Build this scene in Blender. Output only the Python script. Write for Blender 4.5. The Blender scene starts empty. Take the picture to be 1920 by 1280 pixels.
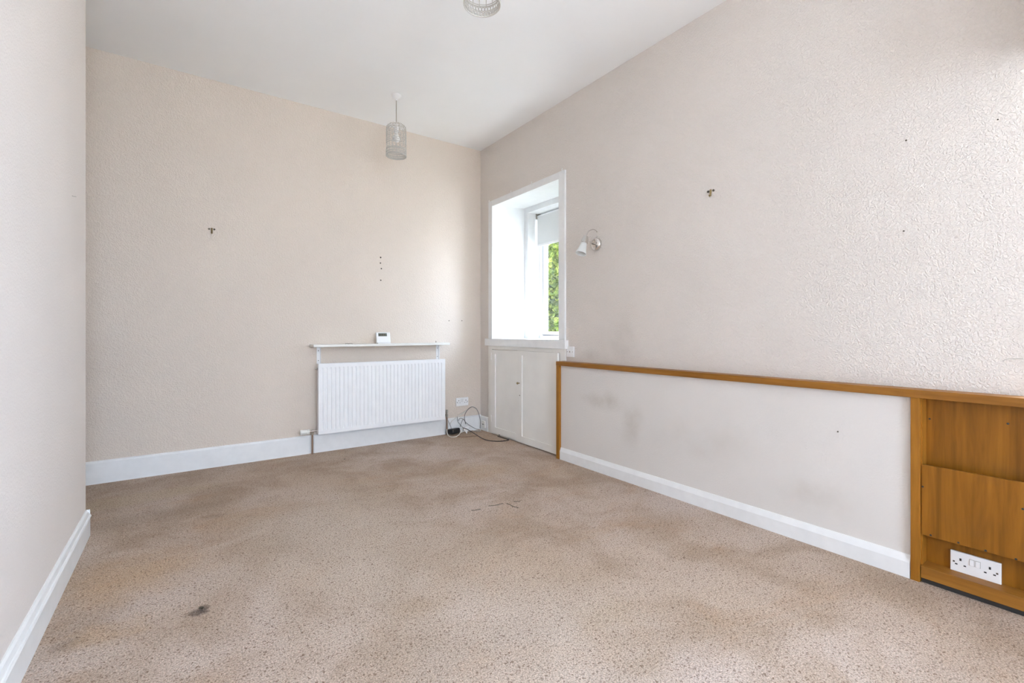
import bpy, bmesh, math, random
from mathutils import Vector, Matrix
random.seed(7)
D = bpy.data
SC = bpy.context.scene
COL = SC.collection
PI = math.pi

# ---------------------------------------------------------------- camera
FPX, YAW, CH, HZ = 863.5, math.radians(35.28), 1.05, 622.0
cam_d = D.cameras.new('camera'); cam = D.objects.new('camera', cam_d); COL.objects.link(cam)
cam_d.sensor_fit = 'HORIZONTAL'; cam_d.sensor_width = 36.0
cam_d.lens = 36.0 * FPX / 1920.0
cam_d.shift_y = -(640.0 - HZ) / 1920.0
cam_d.clip_start = 0.05
cam.location = (0, 0, CH); cam.rotation_euler = (PI / 2, 0, -YAW)
SC.camera = cam

# ---------------------------------------------------------------- light
SC.view_settings.view_transform = 'Standard'; SC.view_settings.look = 'None'
SC.view_settings.gamma = 1.0; SC.view_settings.use_curve_mapping = False
SC.view_settings.exposure = 2.37
w = D.worlds.new('sky'); SC.world = w; w.use_nodes = True
bg = w.node_tree.nodes['Background']
bg.inputs['Color'].default_value = (0.72, 0.90, 1.16, 1); bg.inputs['Strength'].default_value = 3.6
sun_d = D.lights.new('sun', 'SUN'); sun_d.energy = 7.0; sun_d.angle = math.radians(0.6); sun_d.color = (1.0, 0.985, 0.955)
sun = D.objects.new('sun', sun_d); COL.objects.link(sun)
sun_dir = Vector((-math.cos(math.radians(62)), -0.10, -math.sin(math.radians(62))))   # high summer sun from the window side
sun.rotation_euler = sun_dir.to_track_quat('-Z', 'Y').to_euler(); sun.location = (12, 4, 14)
def portal(loc, rot, sx, sy):
    l = D.lights.new('window_portal', 'AREA'); l.shape = 'RECTANGLE'; l.size = sx; l.size_y = sy
    l.cycles.is_portal = True
    o = D.objects.new('window_portal', l); COL.objects.link(o); o.location = loc; o.rotation_euler = rot
portal((3.26, 3.49, 1.64), (0, PI / 2, 0), 1.36, 0.94)
portal((3.26, -1.20, 1.44), (0, PI / 2, 0), 1.32, 3.02)
portal((0.575, -3.56, 1.275), (-PI / 2, 0, PI), 1.69, 2.3)
SC.cycles.max_bounces = 14; SC.cycles.diffuse_bounces = 8; SC.cycles.transparent_max_bounces = 16
SC.cycles.sample_clamp_indirect = 10.0; SC.cycles.denoising_prefilter = 'NONE'
SC.cycles.caustics_reflective = False; SC.cycles.caustics_refractive = False

# ---------------------------------------------------------------- pixel helpers (camera ray met with a known plane)
FW = (math.sin(YAW), math.cos(YAW)); RT = (math.cos(YAW), -math.sin(YAW))
def _ray(px, py):
    a = (px - 960) / FPX
    return FW[0] + a * RT[0], FW[1] + a * RT[1], (HZ - py) / FPX
def on_x(px, py, X):
    r = _ray(px, py); t = X / r[0]; return Vector((X, r[1] * t, CH + r[2] * t))
def on_y(px, py, Y):
    r = _ray(px, py); t = Y / r[1]; return Vector((r[0] * t, Y, CH + r[2] * t))
def on_z(px, py, Z):
    r = _ray(px, py); t = (Z - CH) / r[2]; return Vector((r[0] * t, r[1] * t, Z))

# ---------------------------------------------------------------- materials
class NT:
    def __init__(s, name):
        s.m = D.materials.new(name); s.m.use_nodes = True; s.t = s.m.node_tree; s.n = s.t.nodes
        s.b = s.n['Principled BSDF']; s.out = s.n['Material Output']
        s.pos = None
    def node(s, typ, **kw):
        x = s.n.new(typ)
        for k, v in kw.items(): setattr(x, k, v)
        return x
    def link(s, a, b): s.t.links.new(a, b)
    def coord(s, scale=(1, 1, 1)):
        g = s.node('ShaderNodeNewGeometry'); mp = s.node('ShaderNodeMapping')
        mp.inputs['Scale'].default_value = scale; s.link(g.outputs['Position'], mp.inputs['Vector']); return mp.outputs['Vector']
    def noise(s, vec, scale, detail=2, rough=0.5, dist=0.0):
        x = s.node('ShaderNodeTexNoise'); x.inputs['Scale'].default_value = scale; x.inputs['Detail'].default_value = detail
        x.inputs['Roughness'].default_value = rough; x.inputs['Distortion'].default_value = dist
        s.link(vec, x.inputs['Vector']); return x.outputs['Fac']
    def ramp(s, fac, stops):
        r = s.node('ShaderNodeValToRGB'); e = r.color_ramp.elements
        while len(e) < len(stops): e.new(0.5)
        for i, (p, c) in enumerate(stops):
            e[i].position = p; e[i].color = (c, c, c, 1) if not hasattr(c, '__len__') else (*c, 1)
        s.link(fac, r.inputs['Fac']); return r.outputs['Color']
    def mix(s, fac, a, b, blend='MIX'):
        x = s.node('ShaderNodeMix', data_type='RGBA', blend_type=blend)
        for sock, v in ((x.inputs[0], fac), (x.inputs[6], a), (x.inputs[7], b)):
            if hasattr(v, 'is_output'): s.link(v, sock)
            elif hasattr(v, '__len__'): sock.default_value = (*v, 1)
            else: sock.default_value = v
        return x.outputs[2]
    def math(s, op, a, b=0.0, c=0.0, clamp=False):
        x = s.node('ShaderNodeMath', operation=op, use_clamp=clamp)
        for i, v in enumerate((a, b, c)):
            if hasattr(v, 'is_output'): s.link(v, x.inputs[i])
            else: x.inputs[i].default_value = v
        return x.outputs[0]
    def blob(s, centre, radii, inner=0.2, warp=0.0, wscale=4.0):
        """soft-edged ellipsoid mask around a world position (for stains and tone patches with a shape of their own)"""
        g = s.node('ShaderNodeNewGeometry'); v = g.outputs['Position']
        if warp:
            nz = s.node('ShaderNodeTexNoise'); nz.inputs['Scale'].default_value = wscale; nz.inputs['Detail'].default_value = 3
            s.link(v, nz.inputs['Vector'])
            a = s.node('ShaderNodeVectorMath', operation='MULTIPLY_ADD'); s.link(nz.outputs['Color'], a.inputs[0])
            a.inputs[1].default_value = (warp,) * 3; a.inputs[2].default_value = (-warp / 2,) * 3
            b = s.node('ShaderNodeVectorMath', operation='ADD'); s.link(v, b.inputs[0]); s.link(a.outputs[0], b.inputs[1]); v = b.outputs[0]
        sub = s.node('ShaderNodeVectorMath', operation='SUBTRACT'); s.link(v, sub.inputs[0]); sub.inputs[1].default_value = centre
        dv = s.node('ShaderNodeVectorMath', operation='DIVIDE'); s.link(sub.outputs[0], dv.inputs[0]); dv.inputs[1].default_value = radii
        ln = s.node('ShaderNodeVectorMath', operation='LENGTH'); s.link(dv.outputs[0], ln.inputs[0])
        mr = s.node('ShaderNodeMapRange', interpolation_type='SMOOTHSTEP'); mr.inputs['From Min'].default_value = 1.0; mr.inputs['From Max'].default_value = inner
        s.link(ln.outputs['Value'], mr.inputs['Value']); return mr.outputs['Result']
    def bump(s, h, strength, dist):
        b = s.node('ShaderNodeBump'); b.inputs['Strength'].default_value = strength; b.inputs['Distance'].default_value = dist
        s.link(h, b.inputs['Height']); s.link(b.outputs['Normal'], s.b.inputs['Normal'])
    def color(s, c):
        if hasattr(c, 'is_output'): s.link(c, s.b.inputs['Base Color'])
        else: s.b.inputs['Base Color'].default_value = (*c, 1)
    def set(s, rough=0.5, metal=0.0, spec=0.5, **kw):
        s.b.inputs['Roughness'].default_value = rough; s.b.inputs['Metallic'].default_value = metal
        s.b.inputs['Specular IOR Level'].default_value = spec
        for k, v in kw.items(): s.b.inputs[k].default_value = v
        return s.m

def plain(name, c, rough=0.5, metal=0.0, spec=0.5, var=0.04, vscale=12.0, **kw):
    t = NT(name); v = t.coord(); n = t.noise(v, vscale, 3)
    k = t.ramp(n, [(0.3, 1.0 - var), (0.7, 1.0)])
    t.color(t.mix(1.0, c, k, 'MULTIPLY')); return t.set(rough, metal, spec, **kw)

def m_wall(name, c, stains=(), emboss=0.7):
    t = NT(name); v = t.coord()
    big = t.noise(v, 1.3, 4, 0.6); k = t.ramp(big, [(0.3, 0.955), (0.7, 1.0)])
    col = t.mix(1.0, c, k, 'MULTIPLY')
    # embossed paper: short raised worms
    e1 = t.noise(v, 105, 2, 0.55, 0.6); e2 = t.noise(v, 38, 2, 0.5)
    h = t.math('ADD', t.math('MULTIPLY', t.ramp(e1, [(0.42, 0.0), (0.62, 1.0)]), 0.8), t.math('MULTIPLY', e2, 0.5))
    for (ctr, rad, amt, sc, warp) in stains:
        mk = t.math('MULTIPLY', t.blob(ctr, rad, 0.05, warp), t.math('MULTIPLY', t.ramp(t.noise(v, 7, 4, 0.6), [(0.3, 0.25), (0.7, 1.0)]), amt))
        col = t.mix(mk, col, sc)
    t.color(col); t.bump(h, emboss, 0.0034); return t.set(0.62, 0, 0.35)

def m_ceiling():
    t = NT('ceiling_paint'); v = t.coord(); k = t.ramp(t.noise(v, 2.0, 3), [(0.3, 0.97), (0.7, 1.0)])
    t.color(t.mix(1.0, (0.925, 0.935, 0.94), k, 'MULTIPLY')); t.bump(t.noise(v, 60, 3), 0.08, 0.001); return t.set(0.55, 0, 0.3)

def m_carpet():
    t = NT('carpet'); v = t.coord()
    a = t.ramp(t.noise(v, 0.9, 3, 0.55, 0.4), [(0.32, (0.52, 0.405, 0.31)), (0.52, (0.57, 0.465, 0.39)), (0.7, (0.59, 0.49, 0.43))])
    wear = t.ramp(t.noise(v, 2.3, 5, 0.62, 0.5), [(0.42, 0.0), (0.62, 1.0)])
    col = t.mix(t.math('MULTIPLY', wear, 0.75), a, (0.41, 0.305, 0.225))
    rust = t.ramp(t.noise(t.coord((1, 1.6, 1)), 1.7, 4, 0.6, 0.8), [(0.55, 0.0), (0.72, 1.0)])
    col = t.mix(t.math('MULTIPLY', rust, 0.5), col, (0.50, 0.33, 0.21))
    # trodden, paler pile in the middle of the room and a pale band with a darker edge by the far wall
    c0 = on_z(660, 1010, 0); col = t.mix(t.math('MULTIPLY', t.blob(tuple(c0), (0.75, 1.2, 1), 0.1, 0.5, 2.0), 0.55), col, (0.60, 0.515, 0.43))
    c0 = on_z(1000, 1230, 0); col = t.mix(t.math('MULTIPLY', t.blob(tuple(c0), (0.7, 0.6, 1), 0.1, 0.4, 2.0), 0.45), col, (0.62, 0.54, 0.47))
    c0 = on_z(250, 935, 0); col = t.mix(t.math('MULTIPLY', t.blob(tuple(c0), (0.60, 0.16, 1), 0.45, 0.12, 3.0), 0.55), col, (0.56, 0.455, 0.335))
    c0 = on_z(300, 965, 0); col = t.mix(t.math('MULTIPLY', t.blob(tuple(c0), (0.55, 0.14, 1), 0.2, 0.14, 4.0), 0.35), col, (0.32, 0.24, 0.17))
    for (px, py, rx, ry, amt) in ((369, 1148, 0.045, 0.035, 0.75), (382, 1142, 0.025, 0.045, 0.7), (130, 1208, 0.07, 0.05, 0.28), (396, 968, 0.09, 0.05, 0.25)):
        c0 = on_z(px, py, 0); col = t.mix(t.math('MULTIPLY', t.blob(tuple(c0), (rx, ry, 1), 0.3, 0.05, 25.0), amt), col, (0.13, 0.10, 0.085))
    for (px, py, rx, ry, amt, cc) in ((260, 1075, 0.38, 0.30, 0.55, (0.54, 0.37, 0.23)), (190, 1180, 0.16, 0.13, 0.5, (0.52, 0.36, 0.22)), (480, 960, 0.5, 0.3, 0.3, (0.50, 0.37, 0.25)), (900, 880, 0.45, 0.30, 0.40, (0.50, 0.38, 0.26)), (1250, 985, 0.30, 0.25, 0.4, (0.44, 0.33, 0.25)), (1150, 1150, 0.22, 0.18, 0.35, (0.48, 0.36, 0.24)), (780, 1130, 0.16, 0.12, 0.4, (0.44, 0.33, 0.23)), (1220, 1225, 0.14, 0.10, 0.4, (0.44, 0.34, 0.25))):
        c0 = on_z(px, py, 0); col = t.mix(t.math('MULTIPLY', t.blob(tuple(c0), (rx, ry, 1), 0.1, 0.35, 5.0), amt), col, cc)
    # pile speckle
    sp = t.ramp(t.noise(v, 190, 3, 0.7), [(0.34, 0.56), (0.5, 1.0), (0.66, 1.42)])
    col = t.mix(1.0, col, sp, 'MULTIPLY')
    fl = t.ramp(t.noise(v, 120, 2, 0.6, 0.8), [(0.57, 0.0), (0.64, 1.0)])
    col = t.mix(t.math('MULTIPLY', fl, 0.75), col, (0.17, 0.105, 0.07))
    lf = t.ramp(t.noise(t.coord((1.0, 1.1, 1.0)), 120, 2, 0.6, 0.5), [(0.62, 0.0), (0.72, 1.0)])
    col = t.mix(t.math('MULTIPLY', lf, 0.35), col, (0.80, 0.72, 0.62))
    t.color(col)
    h = t.math('ADD', t.noise(v, 260, 3, 0.7), t.math('MULTIPLY', t.noise(v, 55, 3), 0.8))
    t.bump(h, 0.75, 0.006); return t.set(0.95, 0, 0.1)

def m_wood(name, c1, c2, axis='Z', scale=1.0, rough=0.35):
    t = NT(name)
    sc = {'Z': (22, 22, 1.6), 'Y': (22, 1.6, 22), 'X': (1.6, 22, 22)}[axis]
    v = t.coord(tuple(q * scale for q in sc))
    g = t.noise(v, 1.0, 5, 0.6, 0.9); f = t.noise(t.coord(tuple(q * scale * 5 for q in sc)), 1.0, 3, 0.6)
    col = t.ramp(g, [(0.30, c1), (0.68, c2)])
    col = t.mix(0.35, col, t.ramp(f, [(0.3, 0.55), (0.7, 1.0)]), 'MULTIPLY')
    blot = t.ramp(t.noise(t.coord(), 6, 3), [(0.55, 0.0), (0.8, 1.0)])
    col = t.mix(t.math('MULTIPLY', blot, 0.35), col, (0.16, 0.07, 0.02))
    t.color(col); t.bump(f, 0.06, 0.001); return t.set(rough + 0.08, 0, 0.25)

def m_glass():
    t = NT('window_glass'); tr = t.node('ShaderNodeBsdfTransparent'); gl = t.node('ShaderNodeBsdfGlossy'); gl.inputs['Roughness'].default_value = 0.02
    lw = t.node('ShaderNodeLayerWeight'); lw.inputs['Blend'].default_value = 0.5
    fac = t.math('MULTIPLY_ADD', t.math('POWER', lw.outputs['Facing'], 5.0), 0.6, 0.03)
    mx = t.node('ShaderNodeMixShader'); t.link(fac, mx.inputs[0]); t.link(tr.outputs[0], mx.inputs[1]); t.link(gl.outputs[0], mx.inputs[2])
    t.link(mx.outputs[0], t.out.inputs['Surface']); return t.m

def m_leaf():
    t = NT('hedge_leaf'); v = t.coord()
    col = t.ramp(t.noise(v, 9, 3, 0.7), [(0.3, (0.05, 0.085, 0.014)), (0.5, (0.16, 0.20, 0.03)), (0.68, (0.50, 0.50, 0.12))])  # brightest stop paints sun-struck leaf patches into the colour
    d = t.node('ShaderNodeBsdfDiffuse'); tl = t.node('ShaderNodeBsdfTranslucent'); t.link(col, d.inputs['Color']); t.link(col, tl.inputs['Color'])
    mx = t.node('ShaderNodeMixShader'); mx.inputs[0].default_value = 0.5
    t.link(d.outputs[0], mx.inputs[1]); t.link(tl.outputs[0], mx.inputs[2])
    t.link(mx.outputs[0], t.out.inputs['Surface']); return t.m

def m_blind():
    t = NT('blind_fabric'); v = t.coord((1, 1, 1)); k = t.ramp(t.noise(v, 400, 1), [(0.3, 0.93), (0.7, 1.0)])
    col = t.mix(1.0, (0.80, 0.81, 0.80), k, 'MULTIPLY')
    d = t.node('ShaderNodeBsdfDiffuse'); tl = t.node('ShaderNodeBsdfTranslucent'); t.link(col, d.inputs['Color']); t.link(col, tl.inputs['Color'])
    mx = t.node('ShaderNodeMixShader'); mx.inputs[0].default_value = 0.12
    t.link(d.outputs[0], mx.inputs[1]); t.link(tl.outputs[0], mx.inputs[2]); t.link(mx.outputs[0], t.out.inputs['Surface']); return t.m

WX, WY, WH, WPX = 2.60, 4.262, 3.005, 2.530      # right wall, far wall, ceiling, boxed-out lower panel
LX, LEND = -0.42, 3.185                          # left wall plane and where it stops
M = {}
WALLC = (0.738, 0.683, 0.630)
smudge = (0.40, 0.34, 0.28)
M['wall'] = m_wall('embossed_wallpaper', WALLC, [
    (tuple(on_x(1160, 640, WX)), (0.3, 0.30, 0.22), 0.28, smudge, 0.3),
    (tuple(on_x(1110, 668, WX)), (0.3, 0.20, 0.06), 0.30, smudge, 0.1),
    (tuple(on_y(135, 690, WY)), (0.5, 0.5, 0.25), 0.12, smudge, 0.4)])
M['wall_beige'] = m_wall('embossed_beige_wallpaper', (0.755, 0.665, 0.575), [(tuple(on_y(135, 690, WY)), (0.5, 0.5, 0.25), 0.12, smudge, 0.4)])
M['panel'] = m_wall('panel_paint', (0.71, 0.675, 0.64), [
    (tuple(on_x(1130, 750, WPX)), (0.3, 0.28, 0.10), 0.5, smudge, 0.2),
    (tuple(on_x(1185, 800, WPX)), (0.3, 0.12, 0.25), 0.42, smudge, 0.15),
    (tuple(on_x(1520, 930, WPX)), (0.3, 0.25, 0.12), 0.25, smudge, 0.25),
    (tuple(on_x(1330, 830, WPX)), (0.3, 0.5, 0.18), 0.16, smudge, 0.3)], 0.18)
M['wall_pale'] = m_wall('pale_wallpaper', (0.755, 0.695, 0.648), [], 0.3)
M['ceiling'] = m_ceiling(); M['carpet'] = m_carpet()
M['trim'] = plain('white_gloss_trim', (0.83, 0.835, 0.83), 0.32, var=0.05, vscale=18)
M['reveal'] = plain('white_reveal_paint', (0.80, 0.81, 0.815), 0.5)
M['cream'] = plain('cream_cupboard_paint', (0.85, 0.83, 0.785), 0.35, var=0.06, vscale=5)
M['upvc'] = plain('white_upvc', (0.86, 0.87, 0.88), 0.25)
M['rad'] = plain('radiator_enamel', (0.88, 0.88, 0.88), 0.28)
M['plastic'] = plain('white_plastic', (0.86, 0.86, 0.855), 0.3)
M['ivory'] = plain('ivory_plastic', (0.80, 0.79, 0.74), 0.4)
M['dark'] = plain('dark_slot', (0.03, 0.028, 0.026), 0.5)
M['black'] = plain('black_plastic', (0.018, 0.018, 0.02), 0.4)
M['lcd'] = plain('grey_lcd', (0.13, 0.15, 0.13), 0.2)
M['gasket'] = plain('grey_gasket', (0.16, 0.17, 0.21), 0.4)
M['chrome'] = plain('chrome', (0.72, 0.69, 0.66), 0.13, 1.0)
M['steel'] = plain('dull_steel', (0.42, 0.38, 0.33), 0.38, 1.0)
M['copper'] = plain('painted_copper_pipe', (0.30, 0.19, 0.13), 0.45, 0.3)
M['brass'] = plain('tarnished_brass', (0.38, 0.29, 0.14), 0.35, 0.9)
M['nail'] = plain('dark_nail', (0.10, 0.085, 0.06), 0.45, 0.6)
M['cage'] = plain('ivory_painted_metal', (0.55, 0.53, 0.485), 0.4)
M['frost'] = plain('frosted_glass', (0.86, 0.88, 0.87), 0.35, **{'Transmission Weight': 0.25})
M['bulb'] = plain('bulb_glass', (0.9, 0.9, 0.88), 0.3)
M['wood'] = m_wood('varnished_pine', (0.28, 0.108, 0.010), (0.42, 0.178, 0.022), 'Z')
M['wood_h'] = m_wood('varnished_rail', (0.24, 0.095, 0.014), (0.36, 0.155, 0.026), 'Y')
M['ply'] = m_wood('varnished_plywood', (0.18, 0.065, 0.005), (0.35, 0.138, 0.013), 'Z', 0.7, 0.32)
M['glass'] = m_glass(); M['leaf'] = m_leaf(); M['blind'] = m_blind()
M['bark'] = plain('bark', (0.16, 0.11, 0.07), 0.9, var=0.4)
M['ground'] = plain('pale_paving', (0.58, 0.57, 0.55), 0.9, var=0.2, vscale=4)
M['whitecable'] = plain('white_cable', (0.74, 0.72, 0.67), 0.4)
M['greycable'] = plain('grey_cable', (0.16, 0.15, 0.145), 0.5)
M['dimming_lawn'] = plain('dimming_grass', (0.10, 0.16, 0.04), 0.9, var=0.4, vscale=20)
M['stone'] = plain('outer_stone', (0.5, 0.47, 0.42), 0.9, var=0.2)

# ---------------------------------------------------------------- mesh helpers
def obj(name, bm, mat, parent=None, smooth=False, loc=None):
    me = D.meshes.new(name)
    bmesh.ops.recalc_face_normals(bm, faces=bm.faces[:]); bm.to_mesh(me); bm.free()
    me.materials.append(M[mat] if isinstance(mat, str) else mat)
    o = D.objects.new(name, me); COL.objects.link(o)
    if smooth:
        for p in me.polygons: p.use_smooth = True
        try: me.set_sharp_from_angle(angle=math.radians(40))
        except Exception: pass
    if parent is not None:
        o.parent = parent
        o.location = -Vector(parent['origin'][:]) if 'origin' in parent else (0, 0, 0)
    return o
def base(o, at):
    """move a top-level mesh's origin to a point without moving the mesh"""
    o.data.transform(Matrix.Translation(-Vector(at))); o.location = at; return o
def thing(name, label, cat, loc=(0, 0, 0), group=None):
    o = D.objects.new(name, None); COL.objects.link(o); o.location = loc; o.empty_display_size = 0.05
    o['origin'] = [float(q) for q in loc]
    return tag(o, label, cat, group)
def tag(o, label, cat, group=None):
    o['label'] = label; o['category'] = cat
    if group: o['group'] = group
    return o
def struct(o, label=None):
    o['kind'] = 'structure'
    if label: o['label'] = label
    return o
def box(bm, x0, x1, y0, y1, z0, z1):
    vs = [bm.verts.new(p) for p in ((x0, y0, z0), (x1, y0, z0), (x1, y1, z0), (x0, y1, z0), (x0, y0, z1), (x1, y0, z1), (x1, y1, z1), (x0, y1, z1))]
    fs = [bm.faces.new([vs[i] for i in q]) for q in ((0, 3, 2, 1), (4, 5, 6, 7), (0, 1, 5, 4), (1, 2, 6, 5), (2, 3, 7, 6), (3, 0, 4, 7))]
    return vs, fs
def boxes(*bs, bevel=0.0, seg=2):
    bm = bmesh.new()
    for b in bs: box(bm, *b)
    if bevel: bmesh.ops.bevel(bm, geom=bm.edges[:], offset=bevel, segments=seg, affect='EDGES', profile=0.5)
    return bm
def lathe(prof, n=24, at=(0, 0, 0), axis=None, bm=None, cap=True):
    """revolve (r, h) profile; axis = direction of +h"""
    bm = bm or bmesh.new()
    rot = Vector((0, 0, 1)).rotation_difference(Vector(axis).normalized()).to_matrix() if axis is not None else Matrix.Identity(3)
    rings = []
    for r, h in prof:
        rings.append([bm.verts.new(Vector(at) + rot @ Vector((r * math.cos(2 * PI * i / n), r * math.sin(2 * PI * i / n), h))) for i in range(n)])
    for a, b in zip(rings, rings[1:]):
        for i in range(n): bm.faces.new((a[i], a[(i + 1) % n], b[(i + 1) % n], b[i]))
    if cap:
        bm.faces.new(rings[0][::-1]); bm.faces.new(rings[-1])
    return bm
def tube(pts, r, n=8, bm=None, closed=False, smooth_sub=0):
    bm = bm or bmesh.new(); pts = [Vector(p) for p in pts]
    if smooth_sub: pts = catmull(pts, smooth_sub, closed)
    N = len(pts); rings = []; up = None
    for i, p in enumerate(pts):
        if closed: t = (pts[(i + 1) % N] - pts[i - 1]).normalized()
        else: t = (pts[min(i + 1, N - 1)] - pts[max(i - 1, 0)]).normalized()
        if up is None:
            up = t.orthogonal().normalized()
        else:
            up = (up - t * up.dot(t)); up = up.normalized() if up.length > 1e-6 else t.orthogonal().normalized()
        s = t.cross(up)
        rr = r[i] if hasattr(r, '__len__') else r
        rings.append([bm.verts.new(p + up * rr * math.cos(2 * PI * k / n) + s * rr * math.sin(2 * PI * k / n)) for k in range(n)])
    pairs = list(zip(rings, rings[1:])) + ([(rings[-1], rings[0])] if closed else [])
    for a, b in pairs:
        off = 0
        if closed and b is rings[0]:
            off = min(range(n), key=lambda o: (a[0].co - b[o].co).length)
        for k in range(n): bm.faces.new((a[k], a[(k + 1) % n], b[(k + 1 + off) % n], b[(k + off) % n]))
    if not closed:
        bm.faces.new(rings[0][::-1]); bm.faces.new(rings[-1])
    return bm
def catmull(p, k, closed=False):
    out = []; N = len(p)
    for i in range(N if closed else N - 1):
        if closed: a, b, c, d = p[i - 1], p[i], p[(i + 1) % N], p[(i + 2) % N]
        else: a, b, c, d = p[max(i - 1, 0)], p[i], p[i + 1], p[min(i + 2, N - 1)]
        for j in range(k):
            t = j / k
            out.append(0.5 * ((2 * b) + (c - a) * t + (2 * a - 5 * b + 4 * c - d) * t * t + (3 * b - a - 3 * c + d) * t ** 3))
    if not closed: out.append(p[-1])
    return out
def extrude_profile(prof, a0, a1, plane, bm=None):
    """prof: list of (u, z). plane 'X+': profile along -x..., run along y;  plane(u, z, a) -> xyz"""
    bm = bm or bmesh.new()
    A = [bm.verts.new(plane(u, z, a0)) for u, z in prof]; B = [bm.verts.new(plane(u, z, a1)) for u, z in prof]
    n = len(prof)
    for i in range(n): bm.faces.new((A[i], A[(i + 1) % n], B[(i + 1) % n], B[i]))
    bm.faces.new(A[::-1]); bm.faces.new(B); return bm

# ================================================================ THE ROOM
FY = -3.20            # wall behind the camera
AX = -1.75            # far side of the alcove beyond the left wall
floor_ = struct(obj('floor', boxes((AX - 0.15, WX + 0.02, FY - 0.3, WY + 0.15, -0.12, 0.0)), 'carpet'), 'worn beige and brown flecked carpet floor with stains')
struct(obj('ceiling', boxes((AX - 0.15, 3.24, FY - 0.4, WY + 0.6, WH, WH + 0.22)), 'ceiling'), 'plain white painted ceiling')
struct(obj('wall_back', boxes((AX - 0.15, WX, WY, WY + 0.3, 0, WH)), 'wall_beige'), 'beige embossed wallpaper wall behind the radiator')
W1 = dict(y0=2.965, y1=4.012, z0=0.93, z1=2.40, ys0=3.022, ys1=3.955, zs0=0.93, zs1=2.34)     # far window opening
W2 = dict(y0=-2.70, y1=0.300, z0=0.79, z1=2.09)                                                # window beside the camera
wr = boxes(
    (WX, 3.22, FY - 0.3, W2['y0'], 0, WH), (WX, 3.22, W2['y0'], W2['y1'], 0, W2['z0']), (WX, 3.22, W2['y0'], W2['y1'], W2['z1'], WH),
    (WX, 3.22, W2['y1'], W1['y0'], 0, WH),
    (WX, 3.22, W1['y0'], W1['y1'], 0, W1['z0']), (WX, 3.22, W1['y0'], W1['y1'], W1['z1'], WH),
    (3.012, 3.22, W1['y0'], W1['ys0'], W1['z0'], W1['z1']), (3.012, 3.22, W1['ys1'], W1['y1'], W1['z0'], W1['z1']),
    (3.012, 3.22, W1['ys0'], W1['ys1'], W1['zs1'], W1['z1']),
    (WX, 3.22, W1['y1'], WY + 0.6, 0, WH))
wall_r = struct(obj('wall_right', wr, 'wall'), 'long beige embossed wallpaper wall with the window')
wl = boxes((LX - 0.14, LX, FY, LEND, 0, WH), (AX, LX - 0.14, LEND - 0.14, LEND, 0, WH), (AX - 0.15, AX, LEND - 0.14, WY, 0, WH))
wall_l = struct(obj('wall_left', wl, 'wall_pale'), 'pale wallpapered wall that stops at an open corner')
W3 = dict(x0=-0.25, x1=1.25, z0=0.15, z1=2.40)
struct(obj('wall_front', boxes((LX - 0.14, W3['x0'], FY - 0.3, FY, 0, WH), (W3['x1'], WX, FY - 0.3, FY, 0, WH),
    (W3['x0'], W3['x1'], FY - 0.3, FY, 0, W3['z0']), (W3['x0'], W3['x1'], FY - 0.3, FY, W3['z1'], WH)), 'wall'))

struct(obj('shade_overhang', boxes((3.22, 3.88, 1.9, WY + 1.1, WH - 0.02, WH + 0.10)), 'stone'), 'unseen overhang added outside to keep sky light off the far window')  # added out of view to cut the sky light on the far recess
# --- baseboards
def bb_prof(h, d, kind):
    if kind == 'plain': return [(0, 0), (d, 0), (d, h - 0.014), (d - 0.004, h - 0.004), (d - 0.011, h), (0, h)]
    if kind == 'torus': return [(0, 0), (d, 0), (d, h * .70), (d + .004, h * .72), (d + .006, h * .76), (d + .003, h * .80), (d - .002, h * .815), (d - .003, h * .88), (d - .006, h * .95), (d - .012, h), (0, h)]
    return [(0, 0), (d, 0), (d, h - 0.030), (d - 0.011, h), (0, h)]
def bb_back(x0, x1): return extrude_profile(bb_prof(0.158, 0.015, 'plain'), x0, x1, lambda u, z, a: (a, WY - u, z))
bm = bb_back(AX, 0.868); bb_b = bb_back(0.905, 2.176)
tmp = D.meshes.new('t'); bb_b.to_mesh(tmp); bm.from_mesh(tmp)
b3 = bb_back(2.204, WX); b3.to_mesh(tmp); bm.from_mesh(tmp); D.meshes.remove(tmp)
box(bm, 0.868, 0.905, WY - 0.008, WY, 0, 0.158); box(bm, 2.176, 2.204, WY - 0.008, WY, 0, 0.158)
struct(obj('baseboard_back', bm, 'trim'), 'white painted skirting board along the radiator wall')
bm = extrude_profile(bb_prof(0.138, 0.016, 'torus'), FY, LEND + 0.006, lambda u, z, a: (LX + u, a, z))
extrude_profile(bb_prof(0.138, 0.016, 'torus'), AX, LX + 0.016, lambda u, z, a: (a, LEND + u, z), bm)
struct(obj('baseboard_left', bm, 'trim'), 'moulded white skirting board on the left wall')
struct(obj('baseboard_right', extrude_profile(bb_prof(0.097, 0.016, 'bevel'), 0.622, 2.872, lambda u, z, a: (WPX - u, a, z)), 'trim'), 'white bevelled skirting board under the boxed panel')
struct(obj('baseboard_corner', extrude_profile(bb_prof(0.150, 0.015, 'plain'), 4.100, WY - 0.015, lambda u, z, a: (WX - u, a, z)), 'trim'), 'short piece of white skirting in the far corner')

# --- boxed-out lower wall
struct(obj('wall_right_lower', boxes((WPX, WX, 0.620, 2.875, 0, 0.775)), 'panel'), 'low boxed-out painted wall panel under the wooden rail')

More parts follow.
